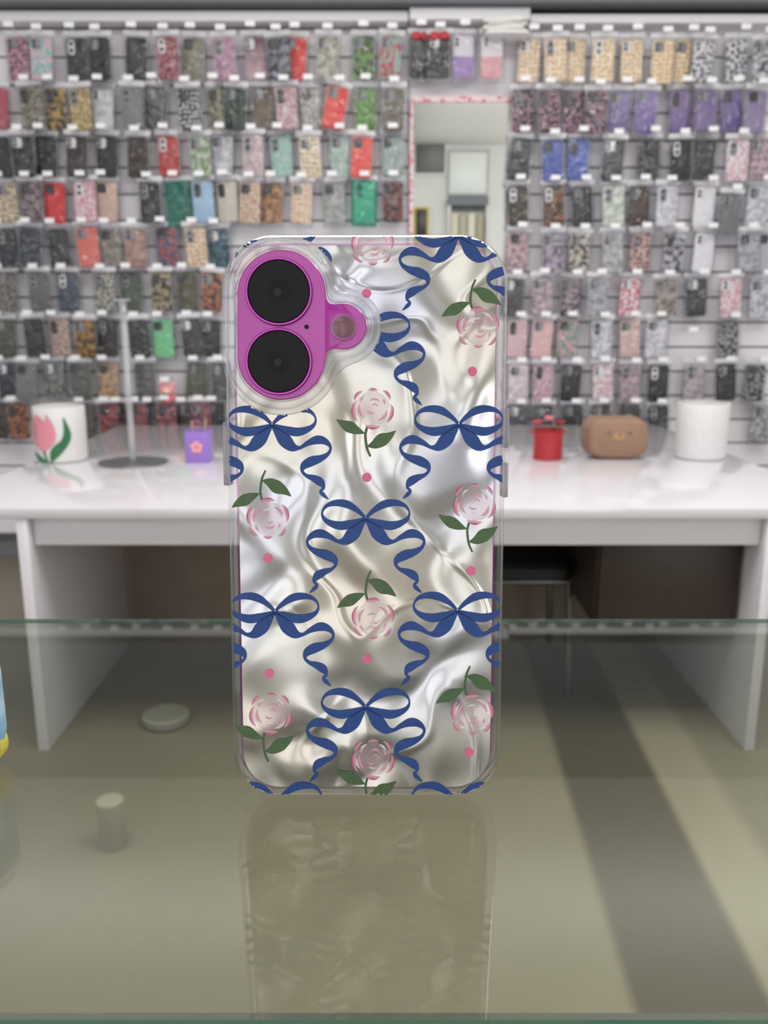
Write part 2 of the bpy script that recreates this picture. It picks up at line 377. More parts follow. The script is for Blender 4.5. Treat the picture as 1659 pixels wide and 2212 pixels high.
LEFT = [
 (128, [(38,'pink floral','fl:c98fa6:6a5048'),(95,'pale pink and teal','sp:e3b9c8:8fc4bd'),(168,'charcoal grey','s:2a2c2e'),(218,'plain black','s:18191c'),(300,'black ribbed','sp:131417:26272c'),(362,'dark red floral','fl:7a2a34:b06a76'),(425,'olive grey','sp:7d7a6a:99937f'),(480,'mauve pink','sp:c99db4:a17a90'),(542,'dusky pink gradient','gr:6c4452:c0a0a6'),(595,'slate blue patterned','sp:2b3240:7a7f88'),(648,'bright red','s:dd3832'),(712,'cream and grey','sp:c4c0ae:8d8d80'),(788,'green and black animal spot','sp:18230f:6f9a45'),(853,'red and teal','sp:b2373c:8fb3a5')]),
 (236, [(4,'rose pink','s:b5515f'),(62,'khaki grey floral','fl:8d8a7b:5f5848'),(122,'navy and yellow','sp:1d2233:b9993e'),(168,'golden floral','fl:c9b684:9a7f4e'),(230,'white with black edge','sp:e2e2e2:c4c6c8'),(290,'smoke grey','s:7b7c7e'),(345,'grey and black marbled','sp:2a2b2c:66686a'),(403,'black and white polka dot','dt:1a1f25:e6e7e8'),(466,'grey leaf patterned','sp:4f5042:a9a48b'),(515,'dark green','s:1d3226'),(570,'matte brown','s:62513f'),(615,'pink and clear speckled','fl:cdb7b6:b4808a'),(665,'clear with grey print','fl:c2c2bb:8b8a80'),(748,'tilted bright red','s:dc3a33',12),(792,'leaf green','fl:6fa045:4d7a33'),(850,'taupe','s:6b6456')]),
 (340, [(4,'jet black','s:121316'),(50,'black patterned','sp:16171a:35373a'),(108,'black glossy','s:101114'),(175,'dark brown','s:281f19'),(237,'black leather look','s:17181b'),(302,'deep brown','s:32211b'),(366,'red printed','fl:a8242a:c7423c'),(428,'white and green','sp:c3c9bd:7f9a6c'),(485,'clear whitish','sp:d9d9dc:b3b5b9'),(545,'faint pink clear','sp:d6c6c7:bba3a5'),(602,'mint green','s:9fc4b6'),(667,'cream dotted','dt:e6dcc0:a0633f'),(733,'pale mint clear','sp:c1d6cb:a0bcae'),(788,'coral red','s:e24f46'),(845,'grey mint','sp:a9b6ae:8ca097')]),
 (438, [(18,'cream floral','fl:d8d0ba:a7866a'),(68,'grey and pink','sp:8d7a7c:4c3a42'),(127,'plain red','s:d62f33'),(183,'white and pink','fl:e2ccd0:d08a98'),(238,'beige pink','s:cbab9c'),(325,'solid black','s:101114'),(380,'dark teal in teal bag','s:34544f',0,'teal'),(436,'light blue','s:9cbdd6'),(487,'ivory','s:d3ccbc'),(545,'beige strawberry print','dt:d9c6aa:a2473a'),(595,'brown and orange','sp:7a4f32:b98a52'),(655,'cream and orange','dt:e3d6be:d07a3c'),(720,'clear grey','sp:b4b6b2:92948f'),(790,'cream in teal bag','s:f2eacb',0,'teal'),(850,'dark multicolour','fl:231e28:823a2f')]),
 (536, [(12,'dark navy','s:161d28'),(70,'navy and grey','sp:212934:404a55'),(127,'grey black','sp:191c20:33363a'),(186,'salmon pink','s:d66a5e'),(243,'grey beige','sp:7d766a:968f81'),(297,'blush pink','sp:b8907e:93766d'),(355,'blue and red multicoloured','sp:2f5274:a5443a'),(417,'cream with red dots','dt:e2d5b4:b5382a'),(468,'teal blue','sp:3c6676:1a3846')]),
 (632, [(15,'grey floral','fl:7e7a76:4a4440'),(85,'mid grey','s:5f6062'),(155,'blue grey','s:3d4857'),(225,'grey and white patterned','fl:6c6a62:b9b6ab'),(285,'grey green','s:465144'),(350,'brown black and white','sp:261b15:a7977a'),(405,'olive','s:525037'),(466,'orange and dark','sp:bf6a3b:241e1c')]),
 (731, [(15,'dull green','s:3f4837'),(72,'dark charcoal','s:1c1f22'),(130,'cream and pink','fl:ccb3a3:a38a86'),(185,'gold and orange','sp:a88035:4d2a15'),(240,'black brown','s:1c140b'),(295,'dark slate','s:1a2024'),(350,'bright mint','s:76c990'),(410,'dark grey','sp:1f2124:33363a'),(464,'black matte','s:151618')]),
 (824, [(15,'dark blue','s:182331'),(65,'light grey','s:737575'),(115,'clear smoke','sp:5b5c59:8b8c87'),(175,'stone grey','s:57574f'),(240,'beige tan','sp:c9a888:96705a'),(310,'ash grey','sp:4b4c49:6a6b66'),(430,'moss grey','s:4f503d'),(474,'slate charcoal','sp:3a3b3c:55575a')]),
 (910, [(6,'dark brown','s:3a2c26'),(40,'orange and brown','sp:a5643d:5c2d24'),(190,'dim grey','sp:4b4a47:62605c'),(232,'dark red marbled','sp:95303c:47171e'),(266,'black and red','sp:261a1c:5b2f34'),(300,'crimson and grey','sp:96343f:5b4a4a'),(333,'slate','s:43464a'),(365,'dusty pink red','sp:a8505c:5b2b32'),(399,'smoky brown','s:4a413b'),(432,'muted pink','sp:a05562:67454c'),(468,'near black','s:1f2022')]),
]
RIGHT = [
 (133, [(1145,'cream red dot','dt:f0e2c0:d07a5c'),(1197,'cream cherry dot','dt:f0e2bf:cc705c'),(1243,'cream tan dot','dt:f0e0ba:c8915f'),(1303,'cream rust dot','dt:f1e1ba:cc855f'),(1362,'cream orange dot','dt:f1e2bc:d5905c'),(1430,'cream scarlet dot','dt:f2e1b1:d0705c'),(1480,'cream brown dot','dt:f1e0b0:bd795c'),(1525,'white and black speckled','fl:d9d9dc:4b4b50'),(1590,'white and black daisy','fl:dcdcde:3c3c42'),(1643,'black and white blotched','sp:d2d2d6:3a3a40')]),
 (242, [(1125,'black and pink leopard','fl:1d141d:99677e'),(1182,'plum leopard','fl:241422:a37088'),(1240,'pink leopard','fl:2e1727:a87890'),(1289,'dark pink leopard','fl:2a1824:996c81'),(1343,'lilac','gr:8f7fae:78689a'),(1400,'violet','gr:8c78ae:735f9c'),(1465,'purple','gr:9078a6:785f98'),(1522,'muted purple','gr:7c6898:8672a2'),(1570,'blue purple','gr:7a6a9e:6a5a90'),(1635,'pale purple','gr:8d7ca3:9a8aac')]),
 (347, [(1127,'black with floral edge','sp:131316:35353c'),(1190,'cornflower blue','sp:4a62ac:384e96'),(1253,'royal blue','sp:455cb0:6c7ec0'),(1330,'black and grey floral','fl:17171c:55555a'),(1397,'charcoal floral','fl:1e1e21:646468'),(1462,'black glossy','s:101215'),(1525,'black with sheen','sp:15171c:27292f'),(1592,'white and pink','fl:eae5e7:d8a6b0'),(1645,'pink and grey','sp:d3b3bc:8b7f88')]),
 (447, [(1117,'black with gold','sp:0f0e0f:4a3c22'),(1192,'black and tan','sp:221818:845434'),(1250,'dark patterned','sp:17181c:3c3d40'),(1318,'pale green clear','sp:d6dcd1:b3bcae'),(1380,'chestnut brown','s:402a21'),(1440,'clear white','sp:e4e3e8:bfbec5'),(1525,'frosted white','s:e9e8ec'),(1582,'low hanging grey','s:727377'),(1640,'clear pale','sp:e0dfe6:b7b6bf')]),
 (547, [(1123,'pink and grey marbled','sp:cdaab2:877a7f'),(1193,'purple grey','sp:b0a0b4:5f5664'),(1252,'cream and black','sp:d2c9bb:343232'),(1320,'grey clear','sp:c0c1be:98999a'),(1382,'pink and brown','fl:cdaea6:7a4a48'),(1455,'grey and dark','sp:b9b8c0:3b3b42'),(1525,'bright white clear','s:eae9ee'),(1607,'silver grey','sp:bdbcc4:96959e'),(1652,'light grey','s:c0bfc7')]),
 (643, [(1115,'dark grey','sp:2f2e32:4f4e53'),(1168,'dusty pink','sp:c5a7ae:8c8389'),(1238,'pink and black','sp:a896a0:322f34'),(1295,'grey pearl','sp:8d8c91:b6b5ba'),(1365,'white pink and red','fl:eadbdd:c9506a'),(1430,'brown grey','sp:aba099:71645f'),(1502,'black blue','sp:1a1c23:3a3c44'),(1572,'pink and white','fl:ead9dc:cf95a4'),(1632,'grey and white','sp:a6a5ac:e0dfe6')]),
 (733, [(1117,'pale rose','s:d8b8ba'),(1173,'soft pink','s:dcb5b3'),(1228,'pink and green','sp:d5a3b0:6f9a80'),(1295,'clear grey white','sp:e0dfe4:b3b2b8'),(1355,'peach pink','sp:e4cbc4:cfaea5'),(1420,'clear silvery','sp:e2e1e7:bebdc4'),(1570,'black with white spots','fl:131417:a9a9ad')]),
 (827, [(1120,'pink and white','sp:dcc3c7:ebe4e6'),(1175,'pink floral','fl:dcbac0:b08f9a'),(1235,'plain black','s:131418'),(1295,'white and rose','sp:e8dfe1:cb9fa6'),(1360,'pink grey','sp:c4a8b0:8f868c'),(1422,'glossy black','s:131418'),(1495,'mauve grey','sp:c9bbc1:a0969b'),(1565,'jet black','s:101115'),(1632,'black and white floral','fl:17181c:99999e')]),
 (914, [(1117,'grey','s:5b5a60'),(1172,'slate grey','s:3b3b41'),(1230,'dark','s:18191e'),(1293,'charcoal','s:1d1d22'),(1355,'dark slate','s:1c1e23'),(1415,'coal black','s:15161b'),(1650,'clear frosted','sp:c0bec3:8a888e')]),
]
for side, rows in (('left', LEFT), ('right', RIGHT)):
    for ri, (yc, items) in enumerate(rows):
        for k, it in enumerate(items):
            px, desc, spec = it[:3]
            roll = it[3] if len(it) > 3 and it[3] else random.uniform(-4, 4)
            bag = M_tealbag if len(it) > 4 else None
            dy = random.uniform(-2, 2) + (18 if 'low hanging' in desc else 0)
            hang(px + random.uniform(-3, 3), yc + dy, f'{desc} phone case, {ORD[k+1]} in {ORD[ri+1]} row {side} of mirror',
                 f'chrome hook with white tag over {ORD[k+1]} case in {ORD[ri+1]} row {side} of mirror',
                 f'phone cases hanging {side} of the mirror', spec, roll, k, bag)
M_red = pm('bow_red', 'c33a44', .5)
for k, (px, desc, spec) in enumerate([(908,'black case with red bow, left one','s:141417'),(949,'black case with red bow, right one','s:151518'),(1000,'white and purple two-tone case','tt:e6e2ea:a98ac4'),(1062,'white and pink two-tone case','tt:eae4e6:e3a9ae')]):
    t = hang(px, 124, desc + ', hanging above the mirror', 'chrome hook with white tag over the ' + desc.replace(',', '') + ' above mirror', 'phone cases above the mirror', spec, 0, k)
    if k < 2:
        b = MB(); b.ell((-.018, -.014, -.03), (.02, .006, .014)); b.ell((.018, -.014, -.03), (.02, .006, .014)); b.ell((0, -.016, -.03), (.007, .007, .008))
        b.build('bow', M_red, t)
c = at_y(1492, 712, YW - .1)
hk = thing('display_hook', 'empty chrome hook with white tag in seventh row right of mirror', 'hook', (c.x, 0, c.z), (0,0,0), None)
child('rod', ME_rod, hk); child('price_tag', ME_tag, hk)
# small pink plush figure
Y = YW - .10; c = at_y(362, 850, Y)
t = thing('plush_charm', 'small pink plush figure hanging on wall behind the lilac pen holder', 'charm', (c.x, Y, c.z + .06))
b = MB(); b.ell((0, 0, -.045), (.032, .020, .026), 20); b.ell((-.024, 0, -.022), (.011, .008, .013), 12); b.ell((.024, 0, -.022), (.011, .008, .013), 12)
b.build('head', pm('plush', 'eaa0a2', .9), t)
b = MB(); b.ell((0, 0, -.083), (.022, .018, .020), 18); b.ell((-.026, 0, -.078), (.010, .009, .014), 12); b.ell((.026, 0, -.078), (.010, .009, .014), 12)
b.build('body', pm('plush_body', 'e0858c', .9), t)
b = MB(); b.ell((0, -.016, -.049), (.016, .008, .011), 14); b.build('face', pm('plush_face', 'f0d2b8', .9), t)
b = MB(); b.tube([(0, 0, -.024), (0, 0, .0)], .0015, 6); b.build('loop', M_tag, t)
hk = thing('display_hook', 'chrome hook with white tag holding the small pink plush figure', 'hook', (c.x, 0, c.z + .0585))
child('rod', ME_rod, hk); child('price_tag', ME_tag, hk)
# ledge and packets above mirror
c0 = at_y(1045, 76, YW - .11); c1 = at_y(1140, 76, YW - .11)
b = MB(); b.box(c0.x, c1.x, YW - .16, YW - .006, c0.z - .006, c0.z)
tag(b.build('wall_ledge', M_header, bevel=.0015), 'small white ledge carrying flat packets above the mirror', 'shelf')
zz = c0.z
for i, (tilt, lab) in enumerate(((2, 'bottom'), (-4, 'second lowest'), (3, 'third lowest'), (-7, 'topmost'))):
    b = MB(); b.loft([xy(rrect(.15, .11, .01, 4), z) for z in (0.0005, .0025, .0105, .0125)])
    o = b.build('flat_packet', pm('packet', ['d6d2cc', 'dfdcd6', 'ccc8c2', 'e0deda'][i], .4)); o.location = ((c0.x + c1.x)/2 - .01*(i % 2), YW - .09, zz); o.rotation_euler = (0, 0, R(tilt))
    tag(o, f'white flat packet, {lab} of the stack above the mirror', 'packet', 'packets stacked above the mirror'); zz += .0127

# ------------------------------------------------------------------ white table
ZT = H - .43
YF, YB = 1.90, 3.42
tb = thing('display_table', 'long glossy white display table with panel legs behind the glass counter', 'table', (0, 2.6, 0))
dy0 = -2.6
b = MB(); b.box(-1.06, 1.10, YF + dy0, YB + dy0, ZT - .026, ZT)
b.build('tabletop', pm('table_gloss', 'd9d5da', .10, coat=.3, var=.01), tb, bevel=.003)
b = MB(); b.box(-.82, .882, YF + .03 + dy0, YF + .048 + dy0, ZT - .095, ZT - .0265); b.build('apron', M_white, tb, bevel=.001)
b = MB(); b.box(-.848, -.822, YF + .004 + dy0, 2.58 + dy0, 0, ZT - .0265); b.build('leg_panel', M_white, tb, bevel=.001)
b = MB(); b.box(.884, .908, YF + .004 + dy0, 2.58 + dy0, 0, ZT - .0265); b.build('leg_panel', M_white, tb, bevel=.001)
b = MB(); b.box(-.84, .90, 2.60 + dy0, 2.62 + dy0, 0, ZT - .0265); b.build('back_panel', M_brown, tb)
for x in (-.9, .9):
    b = MB(); b.box(x - .02, x + .02, 3.36 + dy0, 3.40 + dy0, 0, ZT - .0265); b.build('rear_leg', M_white, tb)
# dark drawer cabinet hung under the right end
YD = 2.02
xa = at_y(1287, 1250, YD).x; xb = .880; zb = .285
b = MB(); b.box(xa, xb, YD + dy0, YD + .45 + dy0, zb, ZT - .028); dc = b.build('drawer_cabinet', M_dbrown, tb, bevel=.002); dc['label'] = 'dark brown wooden drawer cabinet under the white table top'
b = MB(); b.box(xa + .006, xb - .006, YD - .016 + dy0, YD - .001 + dy0, zb + .006, ZT - .10); b.build('drawer_front', pm('drawer_front', '3a2f29', .4, var=.12, scale=10), dc, bevel=.002)

# stool under table
st = thing('stool', 'black padded stool with chrome tube legs under the white table', 'stool', (.37, 2.33, 0))
b = MB(); b.loft([xy(rrect(.29 - 2*i, .29 - 2*i, .03, 5), z) for i, z in ((.01, .345), (0, .352), (0, .378), (.012, .39))]); b.build('seat', pm('black_vinyl', '131416', .45), st)
b = MB(); b.tube([(-.13,-.13,.337),(.13,-.13,.337),(.13,.13,.337),(-.13,.13,.337),(-.13,-.13,.337)], .008); b.build('seat_frame', M_dchrome, st)
for sx in (-1, 1):
    for sy in (-1, 1):
        b = MB(); b.tube([(sx*.13, sy*.13, .335), (sx*.14, sy*.14, .0)], .009); b.build('leg', M_dchrome, st)

# pale shapes seen through the glass
c = at_z(360, 1560, 0)
b = MB(); b.lathe([(.055, .0), (.062, .006), (.062, .022), (.052, .027), (.03, .022)], 36)  # plain pale disc lying flat
o = b.build('round_disc', pm('pale_disc', '8f8a7c', .7)); o.location = (c.x, c.y, .0005)
tag(o, 'pale round disc lying on the floor seen through the glass', 'disc')
c = at_z(245, 1825, 0)
b = MB(); b.lathe([(.024, 0), (.026, .003), (.028, .094), (.027, .1), (.022, .103)], 32)  # upright solid stands in for a faint reflection in the glass
o = b.build('reflection_shape', pm('reflection_pale', 'a29a88', .85)); o.location = (c.x, c.y, .0005)
tag(o, 'small pale upright shape standing in for a glass reflection at left', 'reflection')

# ------------------------------------------------------------------ things on the table
def pot_base(px, py):
    c = at_z(px, py, ZT); return c, depth_of(c) / F
M_pot = pm('pot_white', 'e2e0de', .3, var=.03)
M_pot_inside = pm('pot_inside', '4a3f38', .8)
def pot(name, label, px, py, wpx, hpx, mat):
    c, s = pot_base(px, py); r = wpx * s / 2; h = hpx * s
    t = thing(name, label, 'pot', (c.x, c.y + r*.5, ZT))
    b = MB(); b.lathe([(r*.9, 0), (r*.96, .003), (r*.98, .01), (r, h*.6), (r, h - .003), (r*.985, h), (r*.93, h), (r*.92, h - .006), (r*.9, h*.25)], 56); b.build('body', mat, t)
    b = MB(); b.lathe([(r*.915, h*.90), (.0, h*.902)], 40); b.build('inner_disc', M_pot_inside, t)  # dark brown disc closing the pot just below the rim
    return t, r, h, s
t, r, h, s = pot('flower_pot', 'white cylindrical pot painted with a pink tulip on white table', 126, 997, 108, 118, M_pot)
def cr(pts, n=6):
    out = []
    P = [pts[0]] + list(pts) + [pts[-1]]
    for i in range(1, len(P) - 2):
        for k in range(n):
            u = k / n; q = []
            for d in range(len(pts[0])):
                a, b_, c_, d_ = P[i-1][d], P[i][d], P[i+1][d], P[i+2][d]
                q.append(.5*((2*b_) + (-a + c_)*u + (2*a - 5*b_ + 4*c_ - d_)*u*u + (-a + 3*b_ - 3*c_ + d_)*u**3))
            out.append(tuple(q))
    out.append(tuple(pts[-1])); return out
def stroke_quads(pts, n=6, across=2):
    P = cr(pts, n); rows = []
    for i, p in enumerate(P):
        a = P[max(i-1, 0)]; c_ = P[min(i+1, len(P)-1)]
        dx, dy = c_[0]-a[0], c_[1]-a[1]; l = math.hypot(dx, dy) or 1
        nx, ny = -dy/l, dx/l; w = max(p[2], .6)
        rows.append([(p[0] + nx*w*(k/across - .5), p[1] + ny*w*(k/across - .5)) for k in range(across + 1)])
    q = []
    for i in range(len(rows) - 1):
        for k in range(across):
            q.append((rows[i][k], rows[i][k+1], rows[i+1][k+1], rows[i+1][k]))
    return q
def wrap(quads, r, s, lift):
    vs, fs = [], []
    for qd in quads:
        o_ = len(vs)
        for x, y in qd:
            a = max(-1.5, min(1.5, math.asin(max(-.999, min(.999, x * s / r)))))
            rr = r * 1.0 + lift
            vs.append((rr*math.sin(a), -rr*math.cos(a), y * s))
        fs.append(tuple(range(o_, o_ + 4)))
    return vs, fs
b = MB()
for st_ in ([(-6,2,2),(14,28,15),(30,58,14),(26,98,2)], [(-4,2,2),(2,24,13),(16,46,2)], [(-12,2,3),(-18,20,5),(-22,32,5)], [(-10,2,2),(-34,10,12),(-50,24,2)]):
    b.add(*wrap(stroke_quads(st_, 8, 2), r, s, .0012), mi=0)
for st_ in ([(-22,28,8),(-25,55,42),(-27,82,38),(-34,104,2)], [(-22,28,8),(-3,52,22),(-2,80,18),(-8,104,2)], [(-24,28,5),(-44,50,16),(-47,84,13),(-50,106,1)]):
    b.add(*wrap(stroke_quads(st_, 8, 3), r, s, .0016), mi=1)
b.build('painted_tulip', [pm('leaf_green', '2f7048', .5), pm('tulip_pink', 'e08f9c', .5)], t, recalc=False)
pot('flower_pot', 'plain white cylindrical pot at right end of white table', 1521, 992, 108, 120, pm('pot_speckle', 'dedcdc', .5, var=.05, scale=80, bump=.002))
# stand
c, s = pot_base(288, 1000)
t = thing('display_stand', 'clear upright rod stand on a round chrome base on white table', 'stand', (c.x, c.y, ZT))
b = MB(); b.lathe([(.100, 0), (.102, .002), (.100, .005), (.02, .008), (.012, .010)], 48); b.build('base', pm('steel', '77767a', .4, .6), t)
b = MB(); b.box(-.0085, .0085, -.003, .003, .010, .470); b.build('rod', clear_mat('acrylic_rod', 'e4e4e8', .14, .6, 2, .08, .2), t, bevel=.001)
b = MB(); b.box(-.022, .022, -.004, .004, .4705, .476); b.build('crossbar', clear_mat('acrylic_bar', 'e6e6ea', .15, .6, 2, .08, .2), t, bevel=.001)
# purple holder
c, s = pot_base(427, 1000)
t = thing('pen_holder', 'square lilac pen holder with a pink flower badge on white table', 'pen holder', (c.x, c.y + .03, ZT))
w = 52*s; h = 68*s
b = MB(); b.loft([xy(rrect(w - 2*i, w - 2*i, .008, 4), z) for i, z in ((.001, 0), (0, .002), (0, h), (.004, h), (.004, .006))], cap1=True); b.build('body', pm('lilac', '9e7cd0', .4), t)
b = MB()
for q in range(5):
    a = q*2*PI/5 + PI/2; b.ell((.011*math.cos(a), -w/2 - .002, h*.5 + .011*math.sin(a)), (.009, .003, .009), 12)
b.build('flower_badge', pm('badge_pink', 'e9a0a8', .5), t)
for i, (dx, col, lab) in enumerate(((-.014, 'c99a8a', 'salmon'), (.018, 'b5a083', 'sand'))):
    b = MB(); b.tube([(0, 0, 0), (dx*.6, .0, h*(1.22 + .1*i))], .0028, 8)
    o = b.build('pen', pm('pen_' + lab, col, .5)); o.location = (c.x + dx*.7, c.y + .03, ZT + .007)
    tag(o, f'{lab} coloured thin pen standing in the lilac pen holder', 'pen', 'pens in the lilac holder')
# red bucket
c, s = pot_base(1185, 994)
r = 32*s; h = 66*s
t = thing('red_bucket', 'small ribbed red bucket of pink flowers on white table', 'bucket', (c.x, c.y + r*.5, ZT))
prof = [(r*.9, 0)]
for q in range(8):
    z = h*(q + .1)/8; prof += [(r*.93, z), (r*1.0, z + h*.04), (r*1.0, z + h*.07), (r*.93, z + h*.11)]
prof += [(r*1.04, h*.99), (r*1.04, h), (r*.9, h), (r*.86, h*.1)]
b = MB(); b.lathe(prof, 40); b.build('body', pm('red_plastic', 'b02a34', .4), t)
for sx in (-1, 1):
    b = MB(); b.lathe([(.008, -.004), (.008, .004)], 12, (sx*r*1.04, 0, h*.92)); b.build('handle_lug', M_red, t)
for i, (dx, dz, cc, lab) in enumerate(((-.034, .008, 'b9404e', 'rose red'), (.0, .020, 'c97a84', 'pale pink'), (.034, .006, '98222e', 'dark red'))):
    f_ = thing('artificial_flower', f'{lab} artificial flower in the red bucket', 'flower', (c.x + dx*.6, c.y + r*.5, ZT + .012), (0,0,0), 'flowers in the red bucket')
    b = MB()
    for q in range(6):
        a = q*PI/3; b.ell((dx*.4 + .008*math.cos(a), .008*math.sin(a), h + dz), (.0075, .0075, .008), 10)
    b.build('petals', pm('petal_' + lab, cc, .7), f_)
    b = MB(); b.tube([(0, 0, 0), (dx*.4, 0, h + dz)], .002, 6); b.build('stem', pm('stem', '4d7a4a', .6), f_)
# brown animal-face pot
c, s = pot_base(1334, 993)
w = 132*s; h = 88*s
t = thing('animal_pot', 'tan rounded animal face pot between red bucket and white pot', 'pot', (c.x, c.y + .06, ZT))
b = MB()
loops = []
for y, sc_ in ((-.064, .80), (-.061, .89), (-.054, .96), (-.040, 1), (.042, 1), (.054, .96), (.062, .86)):
    lp = []
    for j in range(64):
        a = 2*PI*j/64; ca, sa = math.cos(a), math.sin(a)
        x = w/2*sc_*math.copysign(abs(ca)**.6, ca); z = h/2 + h/2*sc_*math.copysign(abs(sa)**.55, sa)
        if sa > 0: z += h*.05*math.exp(-((abs(x) - w*.33)/(w*.07))**2)
        lp.append((x, y, z))
    loops.append(lp)
mz = min(p[2] for l in loops for p in l)
loops = [[(x, y, z - mz + .0003) for x, y, z in l] for l in loops]
b.loft(loops); b.build('body', pm('toast_brown', '93735f', .6, var=.08), t)
b = MB(); b.ell((0, -.062, h*.56), (.019, .006, .013), 18); b.build('snout', pm('snout_tan', 'b08a62', .5), t)
b = MB(); b.ell((0, -.068, h*.62), (.0045, .0025, .0035), 12); b.build('nose', pm('nose_brown', '4a3026', .5), t)
for sx in (-1, 1):
    b = MB(); b.ell((sx*.032, -.063, h*.66), (.0040, .003, .0040), 10); b.build('eye', M_dark, t)

# ------------------------------------------------------------------ phone
LEAN = R(6.7)
B0 = at_depth(792.5, 1722, .2363)
ZA = Vector((0, math.sin(LEAN), math.cos(LEAN)))
YA = Vector((0, math.cos(LEAN), -math.sin(LEAN)))
ZG = B0.z - .011 * math.sin(LEAN) - .0003
PW, PH, PR = .0742, .1521, .0128
def loc2(px, py):
    d = ray(px, py); k = (B0 - CAM).dot(YA) / d.dot(YA)
    q = CAM + d * k - B0
    return (q.x, q.dot(ZA))
M_mag = pm('magenta_alu', 'b84aac', .25, .2, var=.03)
M_magG = pm('magenta_glass', 'ab2e9a', .2, .1, coat=.35, var=.02)
M_case = clear_mat('clear_case', 'fafafb', .04, .6, 1.7, .03, .0)
M_guard = clear_mat('clear_guard', 'f9f9fa', .045, .9, 2.6, .015, .0)
M_button = clear_mat('clear_button', 'e0dfe2', .12, .7, 1.5, .06, .4, 'b2b0b6')
ph = thing('smartphone', 'smartphone in clear wavy silver case with blue bows and pink roses on glass', 'phone', tuple(B0), (-LEAN, 0, 0))
def prr(i, n=14): return rrect(PW - 2*i, PH - 2*i, PR - i*.9, n, 0, PH/2)
b = MB(); b.loft([xz(prr(i), y) for i, y in ((.0030, .0002), (.0029, .0006), (.0029, .0084), (.0032, .0090))]); b.build('phone_body', M_mag, ph)
b = MB(); b.loft([xz(prr(i), y) for i, y in ((.0034, .0091), (.0034, .0094))]); b.build('screen', pm('screen_black', '0b0b0d', .05), ph)
prof = [(.0028,.0004),(.0026,-.00035),(.0012,-.0004),(.0005,.0003),(.0001,.0014),(0,.0024),(0,.0092),(.0004,.0104),(.0012,.0110),(.0022,.0109),(.0027,.0102),(.0027,.0088),(.0027,.0009)]
b = MB(); b.loft([xz(prr(i), y) for i, y in prof], ring=True); b.build('case_frame', M_case, ph)
# wavy silver film
def film_mat():
    m, nt, out = new_mat('wavy_silver_film'); N = nt.nodes; L = nt.links
    bs = N.new('ShaderNodeBsdfPrincipled'); L.new(bs.outputs[0], out.inputs[0])
    bs.inputs['Metallic'].default_value = .82; bs.inputs['Roughness'].default_value = .23
    tc = N.new('ShaderNodeTexCoord')
    mp = N.new('ShaderNodeMapping'); mp.inputs['Location'].default_value = (.13, .05, .42)
    L.new(tc.outputs['Object'], mp.inputs[0])
    n = N.new('ShaderNodeTexNoise'); n.inputs['Scale'].default_value = 34; n.inputs['Detail'].default_value = .2; n.inputs['Distortion'].default_value = 1.2
    L.new(mp.outputs[0], n.inputs['Vector'])
    n3 = N.new('ShaderNodeTexNoise'); n3.inputs['Scale'].default_value = 24; n3.inputs['Detail'].default_value = 0; n3.inputs['Distortion'].default_value = 1.7
    L.new(mp.outputs[0], n3.inputs['Vector'])
    def mth(op, a, b_=None, v=None):
        q = N.new('ShaderNodeMath'); q.operation = op; L.new(a, q.inputs[0])
        if b_ is not None: L.new(b_, q.inputs[1])
        if v is not None: q.inputs[1].default_value = v
        return q.outputs[0]
    d_ = mth('SUBTRACT', n3.outputs['Fac'], v=.5)
    r2 = mth('MULTIPLY', mth('MULTIPLY', d_, d_), v=-500.0)
    r4 = mth('MULTIPLY', mth('EXPONENT', r2), v=.045)
    hh = mth('ADD', n.outputs['Fac'], r4)
    bp = N.new('ShaderNodeBump'); bp.inputs['Distance'].default_value = .0051; bp.inputs['Strength'].default_value = 1
    L.new(hh, bp.inputs['Height']); L.new(bp.outputs[0], bs.inputs['Normal'])
    # faint pearly colour shift of the film
    n2 = N.new('ShaderNodeTexNoise'); n2.inputs['Scale'].default_value = 26; n2.inputs['Detail'].default_value = .5; L.new(tc.outputs['Object'], n2.inputs['Vector'])
    cr_ = N.new('ShaderNodeValToRGB'); e = cr_.color_ramp.elements
    e[0].position = .36; e[0].color = lin('c4bdb1'); e[1].position = .66; e[1].color = lin('bfc0ca')
    x = e.new(.52); x.color = lin('c2c0bb')
    L.new(n2.outputs['Fac'], cr_.inputs[0]); L.new(cr_.outputs[0], bs.inputs['Base Color'])
    return m
b = MB(); b.loft([xz(prr(i), y) for i, y in ((.0032, -.00034), (.0032, .00015))]); film = b.build('silver_back', film_mat(), ph, smooth=False)
# camera area
def sdf(x, y):
    yy = min(max(y, 636), 769); a = math.hypot(x - 609, y - yy) - 96
    c_ = math.hypot(x - 743, y - 706) - 50
    k = 36.0; hh = max(k - abs(a - c_), 0) / k
    return min(a, c_) - hh*hh*k*.25
CC = (652, 706)
def contour(level, n=300):
    pts = []
    for j in range(n):
        a = 2*PI*j/n; dx, dy = math.cos(a), math.sin(a); r_ = 0
        while sdf(CC[0] + dx*r_, CC[1] + dy*r_) < level: r_ += 2
        lo, hi = r_ - 2, r_
        for _ in range(12):
            mid = (lo + hi)/2
            if sdf(CC[0] + dx*mid, CC[1] + dy*mid) < level: lo = mid
            else: hi = mid
        pts.append(loc2(CC[0] + dx*lo, CC[1] + dy*lo))
    return pts
b = MB(); b.loft([xz(contour(lv), y) for lv, y in ((-1, .0001), (-1, -.0008), (-3, -.0010))]); b.build('camera_plate', M_magG, ph)
lv = [(1, -.0004), (1, -.0024), (2.5, -.0030), (6, -.0033), (12, -.0033), (16, -.0030), (18.5, -.0022), (21, -.0017), (26, -.0016), (30, -.0013), (32, -.0004)]
b = MB(); b.loft([xz(contour(l), y) for l, y in lv], ring=True); b.build('camera_guard', M_guard, ph)
